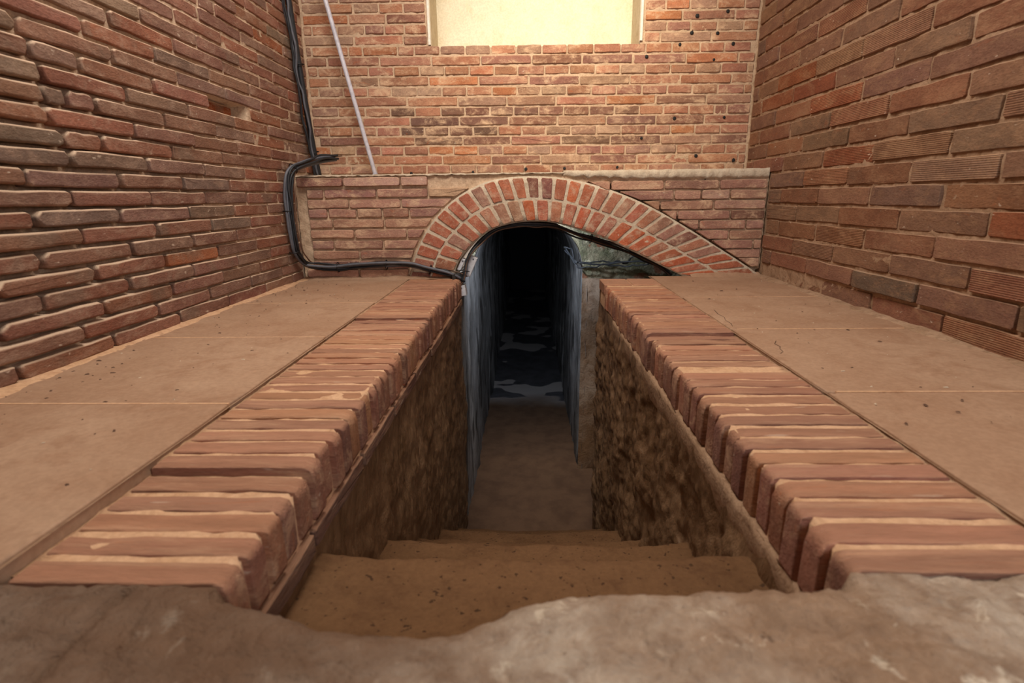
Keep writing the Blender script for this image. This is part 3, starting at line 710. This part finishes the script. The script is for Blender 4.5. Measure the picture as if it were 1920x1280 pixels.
# ------------------------------------------------------------------ stairs, stair walls, tunnel
stairs = tag(empty('staircase', (0, 1.6, -1.6)), 'earthy steps descending between the copings toward the tunnel', 'stairs')
SY = [0.42, 0.86, 1.25, 1.68, 2.12, 2.58]; SZ = [-0.185, -0.44, -0.74, -1.01, -1.32]
for k in range(5):
    zt, zb = SZ[k], (SZ[k+1] if k < 4 else ZF)
    y0, y1 = SY[k]-0.02, SY[k+1]
    V = []; F = []; n = 90; prof = [(0, 0)]
    for i in range(n+1):
        x = TL-0.03+(TR-TL+0.06)*i/n; wv = 0.012*fr(x, k*3.7, 1, 4, 5)+0.006*fr(x, k*1.7, 4, 4, 22)
        sag = -0.016*math.cos((x-0.008)/0.4*math.pi/2)
        P = [(y0, zt-0.02), (y0+0.03, zt-0.004)] + [(y0+0.04+(y1-y0-0.075)*t/8, zt+sag*t/8+0.003*fr(x, t*0.4, k, 4, 9)) for t in range(9)] + [(y1-0.018+wv, zt+sag-0.003), (y1-0.006+wv, zt+sag-0.012), (y1+wv*0.8, zt+sag-0.03), (y1-0.01, (zt+zb)/2), (y1-0.012, zb-0.02)]
        for y, z in P: V.append((x, y-1.6, z+1.6))
    m = len(P)
    for i in range(n):
        for j in range(m-1): a = i*m+j; F.append((a, a+m, a+m+1, a+1))
    mesh_obj('step', V, F, M_STEP, stairs, smooth=True)
def stair_wall(x0, s, y0, y1, zt, zb, amp, sd):
    def P(u, v):
        y = y0+(y1-y0)*u; z = zb+(zt-zb)*v
        e = min(1, (1-v)*14)
        d = amp*(fr(y, sd, z*0.6, 5, 6)+0.45*fr(y, sd+3, z*0.6, 3, 20)) + 0.15*amp*fr(y, sd+5, z*0.6, 2, 50)
        return (x0+s*(d*e+0.004*(1-e)), y, z)
    return P
wl = grid('wall_stair_left', stair_wall(TL-0.006, 1, 0.42, YEND+0.10, -0.155, ZF-0.05, 0.020, 4.4), 260, 170, M_TRENCH, flip=False)
tag(wl, 'dark rough plastered left wall of the stair pit below the coping', kind='structure')
wr = grid('wall_stair_right', stair_wall(TR+0.006, -1, 0.42, YEND, -0.12, ZF-0.05, 0.028, 9.4), 260, 170, M_TRENCH, flip=True)
tag(wr, 'rough glistening stone right wall of the stair pit below the coping', kind='structure')
V, F = [], []
we = grid('wall_stair_end', lambda u, v: (TR+0.004+u*0.62, YEND+0.004*fr(u, v, 3, 3, 9), ZF-0.05+v*(0.0-ZF+0.04)), 20, 30, M_TRENCH, flip=True)
tag(we, 'rough end face of the right stair wall inside the arch', kind='structure')
YT, YFAR = 3.72, 12.0
def tw(x0, s, y0, y1, zt, sd, amp):
    def P(u, v):
        y = y0+(y1-y0)*u; z = ZF-0.03+(zt-ZF+0.03)*v
        return (x0+s*(amp*(fr(y, sd, z*0.3, 5, 3)+0.5*fr(y, sd+2, z*0.25, 4, 14))-0.035*max(0, 1-(y-y0)/0.12)), y, z)
    return P
a = grid('wall_tunnel_left', tw(TL-0.008, 1, YEND+0.02, YFAR, 0.03, 14.4, 0.016), 330, 60, M_TUNNEL, flip=False)
tag(a, 'whitewashed damp left wall of the narrow tunnel', kind='structure')
a = grid('wall_tunnel_right', tw(0.385, -1, YT, YFAR, -0.06, 19.4, 0.022), 300, 60, M_TUNNEL, flip=True)
tag(a, 'streaked dark right wall of the narrow tunnel', kind='structure')
def vault(u, v):
    t = math.pi*v; y = YT+(YFAR-YT)*u
    return (-0.39*math.cos(t)+0.0, y, -0.08+0.41*math.sin(t)+0.01*fr(y, v*2, 3, 4, 4))
a = grid('ceiling_tunnel', vault, 120, 20, M_TUNNEL)
tag(a, 'low dark barrel vault of the narrow tunnel', kind='structure')
a = grid('floor_tunnel', lambda u, v: (-0.45+1.5*v, 2.4+(YFAR-2.4)*u, ZF+0.006*fr(u*9, v, 2, 3, 3)), 160, 24, M_WET, flip=True)
tag(a, 'wet tunnel floor with pale dry patches', kind='structure')
def opening(x):
    return -0.08+0.41*math.sqrt(max(0, 1-(x/0.39)**2)) if abs(x) < 0.385 else None
V = []; F = []; m = 40
for xa, xb, n, op in ((-0.384, 0.3835, 60, True), (0.3835, 1.1, 40, False)):
    o0 = len(V)
    for i in range(n+1):
        x = xa+(xb-xa)*i/n; zb = (opening(x) or -0.08) if op else ZF-0.03
        for j in range(m+1):
            z = zb+(0.62-zb)*j/m; e = 1 if i else 0.2
            V.append((x, YT+e*(0.012*fr(x, 81, z, 5, 7)+0.006*fr(x, 83, z, 4, 26)), z))
    for i in range(n):
        for j in range(m): p0 = o0+i*(m+1)+j; F.append((p0, p0+m+1, p0+m+2, p0+1))
we = mesh_obj('wall_arch_end', V, F, M_MOSS, smooth=True)
for p_ in we.data.polygons:
    if p_.center.z < -0.09: p_.material_index = 1
we.data.materials.append(M_PILLAR)
tag(we, 'mottled mossy stone wall behind the arch with a pale plastered jamb', kind='structure')
a = grid('wall_chamber', lambda u, v: (0.98+0.02*fr(u*3, v*3, 1, 3, 2), YB+(YT+0.05-YB)*u, ZF-0.03+v*2.2), 12, 30, M_MOSS, flip=True)
tag(a, 'dark side wall of the small chamber behind the arch', kind='structure')
a = mesh_obj('wall_tunnel_end', [(-0.5, YFAR-0.02, ZF-0.05), (0.5, YFAR-0.02, ZF-0.05), (0.5, YFAR-0.02, 0.5), (-0.5, YFAR-0.02, 0.5)], [(0, 1, 2, 3)], M_BLACK)  # black sheet stands in for the unlit depth of the tunnel
tag(a, 'far end of the narrow tunnel, its darkness painted black', kind='structure')
a = mesh_obj('ceiling', [(XL-0.05, -0.9, 2.62), (XR+0.05, -0.9, 2.62), (XR+0.05, 3.5, 2.62), (XL-0.05, 3.5, 2.62)], [(3, 2, 1, 0)], M_CEIL)
tag(a, 'plain plaster ceiling above the brick room', kind='structure')

# ------------------------------------------------------------------ cables, pipe, boxes
def bundle(name, label, pts, offs, ties, group=None):
    base = Vector(pts[0]); root = tag(empty(name, base), label, 'cables', group)
    path = resample(catmull(pts, 8), max(40, int(len(pts)*9)))
    n = len(path)
    for ci_, (ox, oy, oz, rad, mat, wob) in enumerate(offs):
        P = []
        for i, p in enumerate(path):
            t = i/(n-1)
            q = Vector((wob*fr(t*6, ci_*7.3, 1, 3, 1), wob*0.5*fr(t*6, ci_*5.3, 4, 3, 1), wob*fr(t*6, ci_*3.3, 9, 3, 1)))
            P.append(p+Vector((ox, oy, oz))+q-base)
        tube('cable', P, rad, mat, root)
    for t in ties:
        i = int(t*(n-1)); c_ = path[i]-base; d = (path[min(n-1, i+1)]-path[max(0, i-1)]).normalized()
        a_ = d.orthogonal().normalized(); b_ = d.cross(a_); R = 0.027
        ring = [c_+a_*math.cos(2*math.pi*k/16)*R+b_*math.sin(2*math.pi*k/16)*R for k in range(17)]
        tube('cable_tie', ring, 0.0028, M_TIE, root, 6, cap=False)
    return root
bundle('cable_bundle', 'thick black cables rising up the left corner of the far wall', [(-1.265, 3.345, 0.585), (-1.27, 3.31, 0.75), (-1.272, 3.27, 0.97), (-1.275, 3.23, 1.24), (-1.275, 3.19, 1.49), (-1.275, 3.15, 1.8)],
       [(0, 0, 0, 0.016, M_CABLE, 0), (-0.012, -0.03, 0, 0.007, M_CABLE2, 0.012), (-0.006, -0.045, 0, 0.006, M_CABLE, 0.014), (0.004, -0.035, 0.0, 0.006, M_CABLE2, 0.016)], [0.12, 0.5])
bundle('cable_bundle', 'grey and black cables bent down the left wall and along the low wall', 
       [(-1.11, 3.20, 0.678), (-1.166, 3.12, 0.662), (-1.226, 3.0, 0.628), (-1.262, 2.94, 0.598), (-1.276, 2.905, 0.53), (-1.280, 2.89, 0.38), (-1.280, 2.90, 0.21), (-1.280, 2.93, 0.145), (-1.262, 3.01, 0.082), (-1.138, 3.032, 0.068), (-0.95, 3.036, 0.079), (-0.703, 3.036, 0.079), (-0.58, 3.036, 0.055), (-0.44, 3.035, 0.020), (-0.385, 3.05, -0.01)],
       [(0, 0, 0.004, 0.0085, M_CABLE2, 0.005), (0.003, -0.022, 0.010, 0.0075, M_CABLE2, 0.007), (0.003, 0.022, -0.006, 0.008, M_CABLE2, 0.007), (0.016, 0.012, -0.002, 0.006, M_CABLE, 0.014), (0.020, -0.004, -0.008, 0.006, M_CABLE, 0.020), (0.018, -0.012, 0.006, 0.0055, M_CABLE, 0.022), (0.034, 0.024, 0.012, 0.004, M_CABLE3, 0.016)], [0.17, 0.30, 0.42, 0.60, 0.76, 0.90])
bundle('cable_bundle', 'black cables following the underside of the arch',
       [(-0.42, 3.045, 0.01), (-0.385, 3.045, -0.022), (-0.366, 3.05, 0.02), (-0.352, 3.06, 0.09), (-0.318, 3.07, 0.15), (-0.255, 3.10, 0.215), (-0.17, 3.14, 0.268), (-0.05, 3.15, 0.290), (0.06, 3.16, 0.288), (0.16, 3.2, 0.278), (0.30, 3.25, 0.225), (0.45, 3.27, 0.180), (0.62, 3.25, 0.118), (0.78, 3.2, 0.045), (0.86, 3.2, -0.02)],
       [(0, 0, 0, 0.007, M_CABLE, 0.006), (0.008, 0.01, 0.006, 0.006, M_CABLE2, 0.008), (-0.006, 0.02, -0.006, 0.0055, M_CABLE, 0.012), (0.004, -0.004, -0.008, 0.004, M_CABLE3, 0.010), (0.0, 0.03, 0.01, 0.007, M_CABLE, 0.006)], [0.08, 0.66])
bundle('cable_bundle', 'two thin black cables crossing the mossy wall behind the arch',
       [(0.27, 3.80, 0.10), (0.335, 3.67, 0.015), (0.42, 3.65, 0.0), (0.55, 3.65, 0.0), (0.68, 3.60, 0.02), (0.80, 3.5, 0.03), (0.93, 3.4, 0.0)],
       [(0, 0, 0, 0.006, M_CABLE, 0.006), (0, 0.0, 0.012, 0.005, M_CABLE, 0.05), (0, 0, -0.008, 0.005, M_CABLE, 0.03)], [])
pole = resample([Vector((-0.907, 3.30, 0.586)), Vector((-1.205, 3.30, 1.93))], 12)
base = pole[0].copy(); root = tag(empty('pipe', base), 'thin white pipe leaning on top of the low wall against the far wall', 'pipe')
tube('tube', [p-base for p in pole], 0.0125, M_POLE, root, 12)
tube('end_cap', [Vector((0, 0, -0.0005)), Vector((-0.002, 0, 0.008))], 0.0155, M_POLE, root, 12)
def jbox(label, c_, L, W, D, ang, mat2):
    root = tag(empty('junction_box', c_), label, 'box')
    root.rotation_euler = (0, ang, 0)
    V, F = brick_geo([(-W/2, -L/2), (W/2, -L/2), (W/2, L/2), (-W/2, L/2)], D, 0.003, rnd, rough=0.0)
    mesh_obj('lid', V, F, M_BOX, root, smooth=False)
    V, F = box_geo(-W/2+0.002, W/2-0.002, D, D+0.03, -L/2+0.002, L/2-0.002); mesh_obj('body', V, F, mat2, root)
    V, F = brick_geo([(0.005*math.cos(k*math.pi/4), 0.005*math.sin(k*math.pi/4)) for k in range(8)], 0.004, 0.001, rnd, rough=0); V = [(x, y-0.002, z+L/2-0.014) for x, y, z in V]
    mesh_obj('screw', V, F, M_CABLE2, root)
jbox('long white plastic box tilted behind the cables at the left foot of the arch', (-0.332, 3.085, 0.062), 0.118, 0.042, 0.03, math.radians(24), M_BOX)
jbox('narrow white plastic box partly hidden by cables under the left end of the arch', (-0.384, 3.075, 0.074), 0.072, 0.022, 0.03, math.radians(26), M_BOX)
jbox('square white plastic box hanging lowest under the cable knot', (-0.382, 3.04, -0.075), 0.062, 0.045, 0.04, math.radians(-8), M_LID)

ll = bpy.data.lights.new('tunnel_fill', 'AREA'); ll.shape = 'RECTANGLE'; ll.size = 0.05; ll.size_y = 0.05; ll.energy = 6.5; ll.color = (0.72, 0.84, 1.0)  # added cool fill light under the arch
lo = bpy.data.objects.new('tunnel_fill', ll); C.objects.link(lo); lo.location = (0.02, 3.36, 0.285)
lo.rotation_euler = (Vector((0.0, 7.0, -1.6))-lo.location).to_track_quat('-Z', 'Y').to_euler()

# ------------------------------------------------------------------ crumbs on the ledges
def crumbs(name, label, n, mat, size, seed, spots):
    r = random.Random(seed); V = []; F = []
    for _ in range(n):
        x0, x1, y0, y1 = spots[r.randrange(len(spots))]
        x, y = r.uniform(x0, x1), r.uniform(y0, y1); s = size*r.uniform(0.4, 1.4)*(0.5+0.5*r.random()); a = r.uniform(0, 6.28)
        b = len(V); sx, sy = s*r.uniform(0.8, 2.4), s
        for (px, py, pz) in ((-1, -1, -0.2), (1, -0.8, -0.2), (0.9, 1, -0.2), (-0.9, 0.9, -0.2), (-0.3, -0.2, 0.8), (0.5, 0.2, 0.9)):
            qx, qy = px*sx*r.uniform(0.7, 1.1), py*sy*r.uniform(0.7, 1.1)
            V.append((x+qx*math.cos(a)-qy*math.sin(a), y+qx*math.sin(a)+qy*math.cos(a), max(0.0005, pz*s)+0.0005))
        F += [(b, b+1, b+5, b+4), (b+1, b+2, b+5), (b+2, b+3, b+4, b+5), (b+3, b, b+4)]
    o = mesh_obj(name, V, F, mat); return tag(o, label, 'debris', kind='stuff')
crumbs('dirt_crumbs', 'dark dirt crumbs scattered over the ledge slabs', 150, M_CRUMB, 0.0035, 5, [(XL+0.06, -0.70, 0.7, 3.0), (XL+0.05, -0.95, 0.8, 3.0), (XL+0.03, -1.1, 1.0, 2.9), (0.75, XR-0.05, 0.7, 2.9)])
crumbs('plaster_crumbs', 'pale plaster crumbs lying on the ledges', 60, M_CRUMBL, 0.0028, 9, [(XL+0.03, -0.75, 0.7, 3.0), (0.75, XR-0.05, 0.7, 2.9)])
